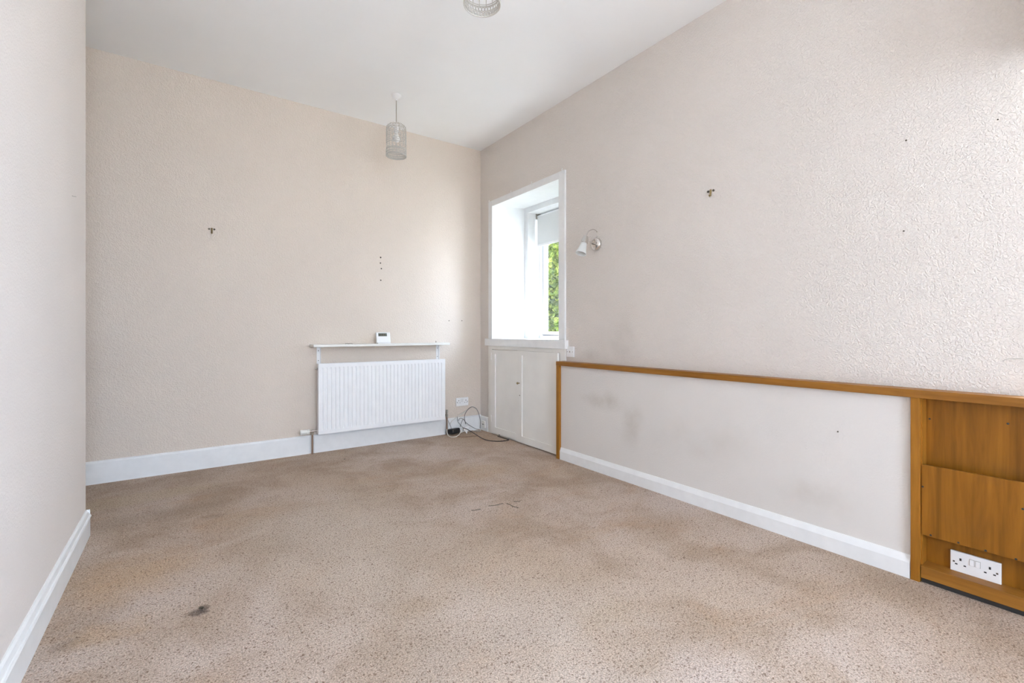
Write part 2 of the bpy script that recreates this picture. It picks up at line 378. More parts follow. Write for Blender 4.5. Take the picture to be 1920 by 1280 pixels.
# ================================================================ FAR WINDOW
win = D.objects.new('window_1', None); COL.objects.link(win); win.location = (3.0, 3.49, 0.98); win['origin'] = [3.0, 3.49, 0.98]
struct(win, 'deep white window recess with roller blind and garden view')
CX0, CX1 = WX - 0.016, WX
cz0, cz1 = 0.98, 2.409
obj('casing_jamb', boxes((CX0, CX1 + 0.01, 4.010, 4.082, cz0, cz1), bevel=0.003), 'trim', win)
obj('casing_jamb', boxes((CX0, CX1 + 0.01, 2.890, 2.968, cz0, cz1), bevel=0.003), 'trim', win)
obj('casing_head', boxes((CX0 + 0.001, CX1 + 0.01, 2.968, 4.010, 2.349, cz1), bevel=0.003), 'trim', win)
# lining of the recess
obj('reveal_jamb', boxes((WX, 3.012, 4.009, 4.0125, 0.98, 2.40)), 'reveal', win)
obj('reveal_jamb', boxes((WX, 3.012, 2.965, 2.969, 0.98, 2.40)), 'reveal', win)
obj('reveal_soffit', extrude_profile([(WX, 2.349), (3.012, 2.390), (3.012, 2.40), (WX, 2.40)], 2.966, 4.011, lambda u, z, a: (u, a, z)), 'reveal', win)
obj('inner_lining', boxes((3.005, 3.225, 3.951, 4.009, 0.98, 2.39), (3.005, 3.225, 2.969, 3.026, 0.98, 2.39), (3.005, 3.225, 3.026, 3.951, 2.332, 2.388)), 'reveal', win)
bm = bmesh.new(); vs, fs = box(bm, 2.560, WX + 0.002, 2.862, 4.115, 0.908, 0.980)
box(bm, WX + 0.002, 3.225, 2.970, 4.008, 0.935, 0.980)
obj('sill', bm, 'trim', win)
# uPVC frame
fx0, fx1 = 3.165, 3.222; fy0, fy1, fz0, fz1 = 3.026, 3.951, 0.980, 2.332
def frame_boxes(x0, x1, y0, y1, z0, z1, wd, wb=None):
    wb = wb or wd
    return boxes((x0, x1, y0, y0 + wd, z0, z1), (x0, x1, y1 - wd, y1, z0, z1), (x0, x1, y0 + wd, y1 - wd, z0, z0 + wb), (x0, x1, y0 + wd, y1 - wd, z1 - wd, z1))
fr = obj('frame', frame_boxes(fx0, fx1, fy0, fy1, fz0, fz1, 0.045, 0.030), 'upvc', win)
obj('gasket', frame_boxes(fx0 + 0.016, fx1 - 0.012, fy0 + 0.045, fy1 - 0.045, fz0 + 0.03, fz1 - 0.045, 0.010), 'gasket', fr)
sash = obj('sash', frame_boxes(fx0 + 0.008, fx1 - 0.008, fy0 + 0.056, fy1 - 0.056, fz0 + 0.040, fz1 - 0.056, 0.034), 'upvc', win)
obj('pane', boxes((3.192, 3.198, fy0 + 0.085, fy1 - 0.085, fz0 + 0.07, fz1 - 0.085)), 'glass', win)
for px, py in ((919, 378), (960, 360), (999, 344), (1056, 320)):
    p = on_x(px, py, WX - 0.01)
    obj('curtain_hook', tube([(p.x + 0.006, p.y, 2.398), (p.x - 0.012, p.y, 2.400), (p.x - 0.016, p.y, 2.412), (p.x - 0.010, p.y, 2.422)], 0.003, 6), 'plastic', win)
# roller blind
bl = thing('roller_blind', 'white roller blind partly lowered inside the window recess', 'blind', (3.14, 3.49, 2.33))
bz = 1.985
obj('roller', lathe([(0.019, 0), (0.019, 0.895)], 20, (3.138, 3.041, 2.300), (0, 1, 0)), 'plastic', bl, True)
obj('fabric', boxes((3.1195, 3.1205, 3.048, 3.930, bz + 0.012, 2.300)), 'blind', bl)
obj('bottom_bar', boxes((3.1165, 3.1235, 3.048, 3.930, bz - 0.012, bz + 0.013), bevel=0.002), 'plastic', bl)
for y in (3.026, 3.937):
    obj('bracket', boxes((3.112, 3.164, y + 0.001, y + 0.013, 2.276, 2.331), bevel=0.002), 'steel', bl)

# ================================================================ CUPBOARD UNDER THE WINDOW
cu = thing('cupboard', 'cream painted two-door cupboard built in under the window sill', 'cupboard', (WX - 0.01, 3.54, 0.0))
obj('frame', boxes((WX - 0.014, WX - 0.001, 4.010, 4.085, 0.0, 0.906), (WX - 0.014, WX - 0.001, 2.9135, 2.952, 0.0, 0.8075), (WX - 0.014, WX - 0.001, 2.885, 2.952, 0.8075, 0.906), (WX - 0.014, WX - 0.001, 2.952, 4.010, 0.872, 0.906)), 'cream', cu)
obj('plinth', boxes((WX - 0.013, WX - 0.001, 2.952, 4.010, 0.0, 0.030)), 'cream', cu)
def door(y0, y1, z0, z1, x, sl, sr, tilt=0.0):
    """y1 is the far (corner) side"""
    bm = boxes((x - 0.022, x, y0, y0 + sr, z0, z1), (x - 0.022, x, y1 - sl, y1, z0, z1), (x - 0.022, x, y0 + sr, y1 - sl, z1 - 0.042, z1), (x - 0.022, x, y0 + sr, y1 - sl, z0, z0 + 0.062))
    d = obj('door', bm, 'cream', cu)
    obj('panel', boxes((x - 0.012, x - 0.002, y0 + sr - 0.002, y1 - sl + 0.002, z0 + 0.060, z1 - 0.040)), 'cream', d)
    return d
WD = WX - 0.014
d1 = door(3.532, 4.006, 0.020, 0.868, WD, 0.080, 0.030)
d2 = door(2.955, 3.528, 0.012, 0.872, WD - 0.004, 0.066, 0.050)
for z in (0.16, 0.80): obj('hinge', boxes((WD - 0.026, WD - 0.020, 3.990, 4.006, z - 0.035, z + 0.035), bevel=0.002), 'cream', d1)
k = on_x(973.5, 718, WD - 0.03)
obj('knob', lathe([(0.004, 0), (0.004, 0.012), (0.009, 0.018), (0.011, 0.026), (0.007, 0.032)], 14, (WD - 0.026, k.y, k.z), (-1, 0, 0)), 'brass', d2, True)
obj('keyhole', lathe([(0.005, 0), (0.005, 0.002)], 10, (WD - 0.026, k.y - 0.004, k.z - 0.115), (-1, 0, 0)), 'nail', d2)

# ================================================================ WOODEN RAIL AND SHELF UNIT
RX = 2.508
un = thing('rail_and_shelf_unit', 'orange varnished wooden rail ending in an open built-in shelf unit', 'shelf unit', (2.55, 0.3, 0.0))
obj('top_rail', boxes((RX, WX - 0.002, -1.78, 2.913, 0.772, 0.806), bevel=0.002), 'wood_h', un)
obj('end_post', boxes((RX + 0.001, WX - 0.002, 2.874, 2.912, 0.0, 0.773), bevel=0.002), 'wood', un)
obj('post', boxes((RX + 0.003, WX - 0.012, 0.589, 0.6195, 0.0, 0.773), bevel=0.002), 'wood', un)
obj('side_panel', boxes((RX + 0.020, WX - 0.012, 0.5845, 0.589, 0.05, 0.773)), 'wood', un)
obj('back_panel', boxes((WX - 0.014, WX - 0.004, -1.75, 0.62, 0.04, 0.773)), 'ply', un)
obj('end_panel', boxes((RX + 0.003, WX - 0.012, -1.775, -1.75, 0.0, 0.773), bevel=0.002), 'wood', un)
obj('bottom_shelf', boxes((RX + 0.004, WX - 0.012, -1.75, 0.5865, 0.022, 0.072), bevel=0.002), 'wood_h', un)
obj('plinth', boxes((RX + 0.018, WX - 0.012, -1.75, 0.5865, 0.0, 0.022)), 'dark', un)  # dark colour stands for the shadow gap under the shelf
fb = obj('front_board', boxes((RX + 0.014, RX + 0.026, -0.62, 0.5855, 0.200, 0.494), bevel=0.001), 'ply', un)
for px, py in ((1730, 912), (1745, 1003), (1797, 1017), (1848, 1032), (1905, 1048), (1918, 954)):
    p = on_x(px, py, RX + 0.014)
    obj('nail', lathe([(0.004, 0), (0.0035, 0.0015), (0.001, 0.002)], 10, (RX + 0.0142, p.y, p.z), (-1, 0, 0)), 'dark', fb)
for px, py in ((1743, 785), (1890, 794)):
    p = on_x(px, py, WX - 0.014)
    obj('nail', lathe([(0.004, 0), (0.0035, 0.0015), (0.001, 0.002)], 10, (WX - 0.0139, p.y, p.z), (-1, 0, 0)), 'dark', un)

# ================================================================ RADIATOR
rx0, rx1, rz0, rz1, ryf, ryb = 0.922, 2.124, 0.173, 0.777, WY - 0.100, WY - 0.035
ra = thing('radiator', 'white ribbed panel radiator hung on the far wall', 'radiator', ((rx0 + rx1) / 2, WY - 0.06, 0.0))
def rad_front():
    bm = bmesh.new(); n = 33; side = 0.020; pw = (rx1 - rx0 - 2 * side) / n
    xs = [(rx0, 0), (rx0 + side * 0.6, 0)]
    for i in range(n):
        a = rx0 + side + i * pw
        xs += [(a + pw * q, e) for q, e in ((0.06, 0), (0.20, 1), (0.42, 1), (0.56, 0), (0.94, 0))]
    xs += [(rx1 - side * 0.6, 0), (rx1, 0)]
    rows = [(rz0, 0), (rz0 + 0.030, 0), (rz0 + 0.040, 0.75), (rz0 + 0.050, 1), (rz1 - 0.052, 1), (rz1 - 0.042, 0.75), (rz1 - 0.032, 0), (rz1, 0)]
    dep = 0.0085; g = []
    for z, k in rows: g.append([bm.verts.new((x, ryf + dep * e * k, z)) for x, e in xs])
    for a, b in zip(g, g[1:]):
        for i in range(len(xs) - 1): bm.faces.new((a[i], a[i + 1], b[i + 1], b[i]))
    # returned edge of the pressed panel
    loop = [(rx0, rz0), (rx1, rz0), (rx1, rz1), (rx0, rz1)]
    bk = [bm.verts.new((x, ryf + 0.014, z)) for x, z in loop]
    bottom, top = g[0], g[-1]
    bm.faces.new([bk[0]] + bottom + [bk[1]]); bm.faces.new([bk[3], bk[2]] + top[::-1])
    bm.faces.new([bk[0], bk[3]] + [r[0] for r in g[::-1]]); bm.faces.new([bk[1]] + [r[-1] for r in g] + [bk[2]])
    bm.faces.new((bk[3], bk[2], bk[1], bk[0])); return bm
obj('front_panel', rad_front(), 'rad', ra)
obj('back_panel', boxes((rx0 + 0.01, rx1 - 0.01, ryb - 0.012, ryb, rz0 + 0.004, rz1 - 0.004), bevel=0.003), 'rad', ra)
for x in (rx0 + 0.0012, rx1 - 0.0042): obj('side_cover', boxes((x, x + 0.003, ryf + 0.014, ryb, rz0 + 0.001, rz1 - 0.001)), 'rad', ra)
bm = boxes((rx0 + 0.0045, rx1 - 0.0045, ryf + 0.015, ryf + 0.019, rz1 - 0.006, rz1), (rx0 + 0.0045, rx1 - 0.0045, ryb - 0.016, ryb - 0.0125, rz1 - 0.006, rz1))
for i in range(56):
    x = rx0 + 0.02 + i * (rx1 - rx0 - 0.04) / 55; box(bm, x - 0.004, x + 0.004, ryf + 0.019, ryb - 0.016, rz1 - 0.006, rz1 - 0.001)
obj('top_grille', bm, 'rad', ra)
for x in (rx0 + 0.2, rx1 - 0.2): obj('wall_bracket', boxes((x - 0.02, x + 0.02, ryb, WY - 0.003, rz0 + 0.05, rz1 - 0.05)), 'rad', ra)
obj('bleed_plug', lathe([(0.010, 0), (0.012, 0.006), (0.012, 0.012), (0.007, 0.014), (0.007, 0.022)], 12, (rx0 + 0.002, WY - 0.066, rz1 - 0.045), (-1, 0, 0)), 'chrome', ra, True)
vy = WY - 0.040
tv = obj('valve_body', lathe([(0.009, 0), (0.009, 0.012), (0.013, 0.013), (0.013, 0.030), (0.009, 0.031), (0.009, 0.060)], 12, (rx0 - 0.058, vy, 0.196), (1, 0, 0)), 'chrome', ra, True)
obj('valve_head', lathe([(0.012, 0), (0.020, 0.002), (0.021, 0.012), (0.019, 0.018), (0.0225, 0.022), (0.0225, 0.068), (0.020, 0.076), (0.010, 0.079)], 20, (rx0 - 0.058, vy, 0.196), (-1, 0, 0)), 'ivory', tv, True)
obj('valve_nut', lathe([(0.012, 0), (0.012, 0.022), (0.009, 0.024)], 8, (rx0 - 0.036, vy, 0.166), (0, 0, 1)), 'steel', tv, True)
obj('pipe', lathe([(0.0075, 0), (0.0075, 0.195)], 14, (rx0 - 0.036, vy, -0.002), (0, 0, 1)), 'copper', ra, True)
obj('pipe', lathe([(0.0075, 0), (0.0075, 0.205)], 14, (rx1 + 0.050, vy, -0.002), (0, 0, 1)), 'copper', ra, True)
lv = obj('lockshield_valve', lathe([(0.009, 0), (0.012, 0.002), (0.012, 0.028), (0.008, 0.030), (0.008, 0.042), (0.011, 0.043), (0.011, 0.070), (0.008, 0.074)], 12, (rx1 + 0.050, vy, 0.180), (0, 0, 1)), 'steel', ra, True)
obj('valve_tail', lathe([(0.008, 0), (0.008, 0.05)], 12, (rx1 - 0.002, vy, 0.205), (1, 0, 0)), 'steel', lv, True)

# ================================================================ SHELF OVER THE RADIATOR
sh = thing('wall_shelf', 'thin white painted wall shelf above the radiator', 'shelf', (1.5, WY - 0.07, 0.925))
sz0, sz1 = 0.921, 0.942
obj('shelf_board', boxes((0.872, 2.152, WY - 0.148, WY - 0.001, sz0, sz1), bevel=0.002), 'ivory', sh)
for x in (0.944, 2.085):
    b = obj('bracket', boxes((x - 0.015, x + 0.015, WY - 0.0045, WY - 0.0005, 0.772, sz0), (x - 0.015, x + 0.015, WY - 0.125, WY - 0.0045, sz0 - 0.0035, sz0), (x + 0.011, x + 0.015, WY - 0.018, WY - 0.0045, 0.772, sz0 - 0.0035)), 'plastic', sh)
    for z in (0.80, 0.885): obj('screw', lathe([(0.004, 0), (0.003, 0.002)], 8, (x - 0.002, WY - 0.0045, z), (0, -1, 0)), 'nail', b)
obj('screw', lathe([(0.003, 0), (0.003, 0.014), (0.001, 0.018)], 8, (2.060, WY - 0.020, sz1), (0, 0, 1)), 'nail', sh)

# thermostat standing on the shelf
tx, ty = 1.498, WY - 0.078
th = thing('room_thermostat', 'small white digital thermostat standing on the radiator shelf', 'thermostat', (tx, ty, sz1))
def tilt_box(x0, x1, z0, z1, d0, d1, bevel=0.0):
    """box on a face leaning back; d measured outwards from the face towards the room"""
    bm = bmesh.new(); box(bm, x0, x1, -d1, -d0, z0, z1)
    if bevel: bmesh.ops.bevel(bm, geom=bm.edges[:], offset=bevel, segments=3, affect='EDGES', profile=0.5)
    bm.transform(Matrix.Translation((tx, ty, sz1)) @ Matrix.Rotation(math.radians(-14), 4, 'X')); return bm
tb = obj('body', tilt_box(-0.066, 0.066, 0.006, 0.104, -0.012, 0.014, 0.004), 'plastic', th, True)
scn = obj('screen', tilt_box(-0.048, 0.034, 0.066, 0.095, 0.0135, 0.0146), 'lcd', th)
for i, x in enumerate((-0.040, -0.018, 0.003)):
    obj('digit', tilt_box(x, x + 0.016, 0.071, 0.090, 0.0146, 0.0149), 'nail', scn)
for i in range(3): obj('button', tilt_box(0.043, 0.054, 0.066 + i * 0.011, 0.073 + i * 0.011, 0.0138, 0.0155, 0.0005), 'ivory', th)
obj('stand', boxes((tx - 0.060, tx + 0.060, ty - 0.025, ty + 0.030, sz1, sz1 + 0.007), bevel=0.0015), 'plastic', th)
bm = tube([(1.145, WY - 0.10, sz1 + 0.003), (1.160, WY - 0.095, sz1 + 0.006), (1.178, WY - 0.105, sz1 + 0.003)], 0.003, 6)
tube([(1.170, WY - 0.088, sz1 + 0.003), (1.195, WY - 0.094, sz1 + 0.007), (1.212, WY - 0.088, sz1 + 0.003)], 0.003, 6, bm)
tag(base(obj('metal_clip', bm, 'steel', None, True), (1.178, WY - 0.095, sz1)), 'tiny bent grey metal clip lying on the radiator shelf', 'clip')

# ================================================================ SOCKETS
def socket_double(name, label, cen, right, normal, w_=0.146, h_=0.086):
    cen = Vector(cen); right = Vector(right).normalized(); normal = Vector(normal).normalized(); up = Vector((0, 0, 1))
    t = thing(name, label, 'socket', tuple(cen))
    rot = Matrix((right, up, normal)).transposed().to_4x4()
    X = Matrix.Translation(cen) @ rot
    def pc(nm, u0, u1, v0, v1, d0, d1, mat, par, bev=0.0):
        bm = bmesh.new(); box(bm, u0, u1, v0, v1, d0, d1)
        if bev: bmesh.ops.bevel(bm, geom=bm.edges[:], offset=bev, segments=2, affect='EDGES', profile=0.5)
        bm.transform(X); return obj(nm, bm, mat, par)
    pl = pc('plate', -w_ / 2, w_ / 2, -h_ / 2, h_ / 2, 0, 0.010, 'plastic', t, 0.002)
    for s in (-1, 1):
        c = s * 0.042
        pc('pin_slot', c - 0.003, c + 0.003, 0.008, 0.018, 0.0095, 0.0104, 'dark', pl)
        pc('pin_slot', c - 0.0165, c - 0.009, -0.011, -0.006, 0.0095, 0.0104, 'dark', pl)
        pc('pin_slot', c + 0.009, c + 0.0165, -0.011, -0.006, 0.0095, 0.0104, 'dark', pl)
        pc('switch_surround', s * 0.0085 - 0.0075, s * 0.0085 + 0.0075, 0.000, 0.026, 0.0098, 0.0103, 'steel', pl)
        pc('switch', s * 0.0085 - 0.0065, s * 0.0085 + 0.0065, 0.001, 0.025, 0.010, 0.0135, 'plastic', t, 0.001)
        pc('screw', s * 0.062 - 0.003, s * 0.062 + 0.003, -0.003, 0.003, 0.0095, 0.0106, 'nail', pl)
    return t
socket_double('double_socket', 'white double power socket on the wall above the tangled cables', (2.369, WY - 0.0005, 0.317), (1, 0, 0), (0, -1, 0))
socket_double('double_socket', 'white double power socket inside the wooden shelf unit', (WX - 0.0165, 0.434, 0.110), (0, -1, 0), (-1, 0, 0))
def small_plate(name, label, cen, right, normal, w_, h_, mat='plastic', round_c=True):
    cen = Vector(cen); right = Vector(right); normal = Vector(normal)
    t = thing(name, label, 'socket', tuple(cen)); rot = Matrix((right, Vector((0, 0, 1)), normal)).transposed().to_4x4(); X = Matrix.Translation(cen) @ rot
    bm = boxes((-w_ / 2, w_ / 2, -h_ / 2, h_ / 2, 0, 0.012), bevel=0.002); bm.transform(X); pl = obj('plate', bm, mat, t)
    for s in (-1, 1):
        bm = lathe([(0.003, 0), (0.003, 0.0012)], 8, (s * w_ * 0.36, 0, 0.0118)); bm.transform(X); obj('screw', bm, 'nail', pl)
    if round_c:
        bm = lathe([(0.015, 0), (0.015, 0.002), (0.012, 0.003)], 18, (0, 0, 0.0118)); bm.transform(X); o = obj('outlet', bm, mat, t, True)
        bm = lathe([(0.007, 0), (0.007, 0.001)], 12, (0, 0, 0.0148)); bm.transform(X); obj('outlet_hole', bm, 'steel', o)
    else:
        bm = boxes((-0.008, 0.008, -0.006, 0.006, 0.0118, 0.0128)); bm.transform(X); obj('jack', bm, 'dark', t)
    return t
small_plate('cable_outlet_plate', 'small square white outlet plate beside the window sill end', (WX, 2.829, 0.886), (0, -1, 0), (-1, 0, 0), 0.086, 0.086)
small_plate('phone_socket', 'small ivory phone socket on the skirting in the far corner', (WX - 0.015, 4.170, 0.070), (0, -1, 0), (-1, 0, 0), 0.066, 0.072, 'ivory', False)

# ================================================================ WALL LIGHT
LY = 2.535
wlgt = thing('wall_light', 'chrome gooseneck wall light with a frosted glass shade', 'wall light', (WX, LY, 1.728))
obj('backplate', lathe([(0.050, 0), (0.050, 0.010), (0.046, 0.020), (0.036, 0.027), (0.018, 0.031), (0.008, 0.032)], 28, (WX, LY, 1.728), (-1, 0, 0)), 'chrome', wlgt, True)
arm = [on_y(1111, 456, LY), on_y(1108, 455, LY), on_y(1111, 451, LY), on_y(1117, 446.5, LY), on_y(1119.8, 442, LY), on_y(1120, 436, LY), on_y(1117, 432, LY), on_y(1112, 430, LY), on_y(1105, 432.5, LY), on_y(1101.5, 437, LY), on_y(1099, 443, LY)]
arm = [Vector((WX - 0.025, LY, 1.733))] + arm
obj('arm', tube(arm, 0.0042, 8, smooth_sub=5), 'chrome', wlgt, True)
obj('pull_switch', tube([on_y(1110, 457, LY), on_y(1119, 458.5, LY)], 0.004, 8), 'nail', wlgt, True)
h0, h1, s1 = on_y(1099, 442.5, LY), on_y(1094.5, 455, LY), on_y(1089, 475.5, LY)
ax = (s1 - h0).normalized(); L1 = (h1 - h0).length; L2 = (s1 - h0).length
obj('lamp_holder', lathe([(0.008, 0), (0.018, 0.004), (0.024, L1 * 0.45), (0.027, L1 * 0.8), (0.027, L1), (0.022, L1 + 0.003)], 22, h0, ax), 'chrome', wlgt, True)
gs = lathe([(0.021, L1), (0.026, L1 + (L2 - L1) * 0.3), (0.033, L1 + (L2 - L1) * 0.65), (0.043, L2), (0.0405, L2), (0.030, L1 + (L2 - L1) * 0.65), (0.023, L1 + (L2 - L1) * 0.3), (0.018, L1)], 26, h0, ax, cap=False)
obj('glass_shade', gs, 'frost', wlgt, True)
obj('bulb', lathe([(0.008, L1), (0.011, L1 + 0.015), (0.014, L1 + 0.030), (0.010, L1 + 0.043), (0.003, L1 + 0.046)], 14, h0, ax), 'bulb', wlgt, True)

# ================================================================ PENDANT LIGHTS
def pendant(x, y, label, zbot):
    t = thing('pendant_light', label, 'pendant light', (x, y, WH), 'birdcage pendant lights')
    zt = zbot + 0.275
    obj('ceiling_rose', lathe([(0.042, 0), (0.042, -0.006), (0.038, -0.018), (0.026, -0.030), (0.010, -0.036), (0.007, -0.044)], 26, (x, y, WH)), 'plastic', t, True)
    obj('cord', lathe([(0.0032, 0), (0.0032, WH - 0.04 - (zt - 0.01))], 8, (x, y, zt - 0.01)), 'steel', t, True)
    obj('lamp_holder', lathe([(0.008, 0.012), (0.016, 0.0), (0.019, -0.012), (0.019, -0.045), (0.022, -0.050), (0.022, -0.056)], 18, (x, y, zt - 0.018)), 'plastic', t, True)
    obj('bulb', lathe([(0.012, 0), (0.015, -0.02), (0.027, -0.048), (0.029, -0.062), (0.022, -0.082), (0.006, -0.090)], 18, (x, y, zt - 0.072)), 'bulb', t, True)
    R0 = 0.080; c = Vector((x, y, zbot)); zcyl = 0.215
    def ring(z, r, th, n=48, bm=None, tn=6):
        return tube([c + Vector((r * math.cos(2 * PI * i / n), r * math.sin(2 * PI * i / n), z)) for i in range(n)], th, tn, bm, True)
    nw = 16
    bm = ring(0.010, R0 - 0.002, 0.0022)
    for z in (0.055, 0.098, 0.150, zcyl): ring(z, R0, 0.0020, bm=bm)
    ring(0.262, 0.030, 0.0022, 24, bm)
    for i in range(nw):
        a = 2 * PI * i / nw; d = Vector((math.cos(a), math.sin(a), 0))
        pts = [c + d * R0 + Vector((0, 0, 0.045)), c + d * R0 + Vector((0, 0, zcyl))]
        for j in range(1, 7):
            u = j / 6 * PI / 2 * 0.80
            pts.append(c + d * (0.026 + (R0 - 0.026) * math.cos(u) ** 1.0) + Vector((0, 0, zcyl + 0.050 * math.sin(u))))
        tube(pts, 0.0019, 5, bm)
    for q in range(3):          # spider that carries the cage from the cord
        a = 2 * PI * q / 3; tube([c + Vector((0.030 * math.cos(a), 0.030 * math.sin(a), 0.262)), c + Vector((0, 0, 0.250))], 0.002, 5, bm)
    s = obj('cage_shade', bm, 'cage', t, True)
    # filigree: rows of little rings between the wires
    fb_ = bmesh.new()
    for (z, r, ph) in ((0.124, 0.0105, 0.5), (0.170, 0.0100, 0.5), (0.194, 0.0100, 0.0), (0.232, 0.0085, 0.5)):
        rr = R0 if z < zcyl else R0 - 0.004
        for i in range(nw):
            a = 2 * PI * (i + ph) / nw; d = Vector((math.cos(a), math.sin(a), 0)); s_ = Vector((-math.sin(a), math.cos(a), 0))
            tube([c + d * rr + s_ * r * math.cos(2 * PI * k / 8) + Vector((0, 0, z + r * 1.15 * math.sin(2 * PI * k / 8))) for k in range(8)], 0.0017, 4, fb_, True)
    fo = obj('filigree', fb_, 'cage', s, True)
    # perforated band at the foot: rim hoops with a lattice of small rings
    band = bmesh.new(); ring(0.000, R0 + 0.001, 0.0030, bm=band); ring(0.047, R0 + 0.001, 0.0026, bm=band); ring(0.0235, R0 + 0.001, 0.0012, bm=band, tn=4)
    nb = 36
    for row, z in enumerate((0.0125, 0.0345)):
        for i in range(nb):
            a = 2 * PI * (i + 0.5 * row) / nb; d = Vector((math.cos(a), math.sin(a), 0)); s_ = Vector((-math.sin(a), math.cos(a), 0)); r = 0.0068
            tube([c + d * (R0 + 0.001) + s_ * r * math.cos(2 * PI * k / 8) + Vector((0, 0, z + r * 1.35 * math.sin(2 * PI * k / 8))) for k in range(8)], 0.0021, 4, band, True)
    obj('rim_band', band, 'cage', s, True)
    return t
pendant(1.418, 3.661, 'ivory birdcage pendant light hanging before the radiator wall', 2.503)
pendant(1.082, 1.761, 'ivory birdcage pendant light in the middle of the room', 2.515)

# ================================================================ HOOKS, NAILS AND HOLES
def picture_hook(label, p, right, normal):
    p = Vector(p); right = Vector(right); n = Vector(normal); up = Vector((0, 0, 1))
    t = thing('picture_hook', label, 'picture hook', tuple(p))
    for s in (-1, 1): obj('nail_head', lathe([(0.007, 0), (0.007, 0.004), (0.004, 0.007)], 10, p + right * s * 0.017 + up * 0.006, n), 'nail', t, True)
    obj('hook', tube([p + up * 0.014 + n * 0.003, p - up * 0.006 + n * 0.004, p - up * 0.022 + n * 0.006, p - up * 0.026 + n * 0.012, p - up * 0.018 + n * 0.016], 0.006, 8), 'brass', t, True)
picture_hook('brass picture hook on the wall to the left of the radiator', on_y(397, 431, WY), (1, 0, 0), (0, -1, 0))
picture_hook('brass picture hook high on the wall beyond the wall light', on_x(1333, 360, WX), (0, 1, 0), (-1, 0, 0))
def nail(name, label, p, n, r=0.006, group=None):
    o = obj(name, lathe([(r, 0), (r * 0.9, 0.003), (r * 0.4, 0.006)], 10, p, n), 'nail', None, True)
    return tag(base(o, tuple(p)), label, 'nail', group)
for i, (px, py) in enumerate(((713.7, 482.5), (713.3, 493), (715, 503.4), (714, 525.2))):
    nail('wall_screw', ('topmost', 'second from the top', 'third from the top', 'lowest')[i] + ' of four dark screws in a row above the thermostat', on_y(px, py, WY), (0, -1, 0), 0.0075 - 0.0008 * (i > 0), 'row of wall screws')
nail('wall_nail', 'small nail low on the wall above the right shelf end', on_y(842, 601, WY), (0, -1, 0), 0.005)
nail('wall_nail', 'small nail low on the wall near the far corner', on_y(866, 601, WY), (0, -1, 0), 0.005)
nail('wall_nail', 'higher of two small nails above the wooden shelf unit', on_x(1699, 263, WX), (-1, 0, 0), 0.0035)
nail('wall_nail', 'lower of two small nails above the wooden shelf unit', on_x(1694.5, 433, WX), (-1, 0, 0), 0.0035)
nail('wall_nail', 'small nail in the wall close to the window reveal edge', on_x(1871, 224, WX), (-1, 0, 0), 0.0025)
nail('wall_nail', 'small dark nail in the boxed panel under the rail', on_x(1571, 809, WPX), (-1, 0, 0), 0.0035)
obj('crack', tube([on_x(1881, 678, WX), on_x(1883, 675, WX), on_x(1893, 672.5, WX), on_x(1906, 672, WX), on_x(1919, 672.5, WX)], 0.0016, 5, smooth_sub=4), 'stone', wall_r)

for pts in (((884, 956.5), (892, 956), (901, 954.3)), ((916, 948.5), (930, 947), (937, 945), (943.5, 943.8)), ((950, 943.8), (956, 946), (962, 949.3), (972, 951.8)), ((963, 940), (975, 940.2))):
    obj('tear', tube([on_z(px, py, 0.0002) for px, py in pts], 0.0028, 5, smooth_sub=4), 'nail', floor_)
obj('scratch', tube([on_x(135, 367, LX), on_x(138, 367.7, LX), on_x(142.5, 368.6, LX)], 0.0016, 5), 'steel', wall_l)

# ================================================================ ROUTER AND CABLES
rc = on_z(853, 814, 0.0); rc = Vector((rc.x, rc.y + 0.02, 0))
ro = thing('router_box', 'small black plastic router lying on the carpet in the corner', 'router', tuple(rc))
bm = boxes((-0.058, 0.058, -0.045, 0.045, 0.002, 0.052), bevel=0.016, seg=4)
bm.transform(Matrix.Translation(rc) @ Matrix.Rotation(math.radians(18), 4, 'Z') @ Matrix.Rotation(math.radians(-8), 4, 'X') @ Matrix.Translation((0, 0, 0.005)))
obj('case', bm, 'black', ro, True)
bm = boxes((-0.034, 0.034, -0.020, 0.020, 0.0515, 0.0525)); bm.transform(Matrix.Translation(rc) @ Matrix.Rotation(math.radians(18), 4, 'Z') @ Matrix.Rotation(math.radians(-8), 4, 'X') @ Matrix.Translation((0, 0, 0.005)))
obj('label_recess', bm, 'greycable', ro)
CY = WY - 0.055
NC = [0]
def cable(label, pts, r, mat):
    """pts: ('w', px, py[, y]) on an upright plane near the wall, ('f', px, py) on the carpet"""
    P = []; NC[0] += 1; cy = CY + 0.02 - 0.008 * (NC[0] - 1)
    for p in pts:
        if p[0] == 'w': P.append(on_y(p[1], p[2], p[3] if len(p) > 3 else cy))
        else: P.append(on_z(p[1], p[2], r + 0.0008))
    for q in P:
        q.y = min(q.y, WY - 0.022); q.z = max(q.z, r + 0.0006); q.x = min(q.x, WX - 0.02 if q.y > 4.09 else 2.555 - r)
    o = obj('cable', tube(P, r, 7, smooth_sub=6), mat, None, True)
    return tag(base(o, tuple(P[0])), label, 'cable', 'cables in the far corner')
cable('white cable arching up the wall below the double socket', [('w', 843, 797), ('w', 846, 791), ('w', 851, 786), ('w', 858, 781), ('w', 868, 774), ('w', 878, 767), ('w', 885, 762), ('w', 890, 764), ('w', 893, 767)], 0.0042, 'whitecable')
cable('dark grey cable looping in a tall arch beside the corner', [('w', 873, 795), ('w', 871, 782), ('w', 873, 774), ('w', 878, 767), ('w', 885, 762.5), ('w', 892, 765), ('w', 896, 771), ('w', 899, 780), ('w', 900.5, 790), ('w', 900, 803, WY - 0.04)], 0.0030, 'greycable')
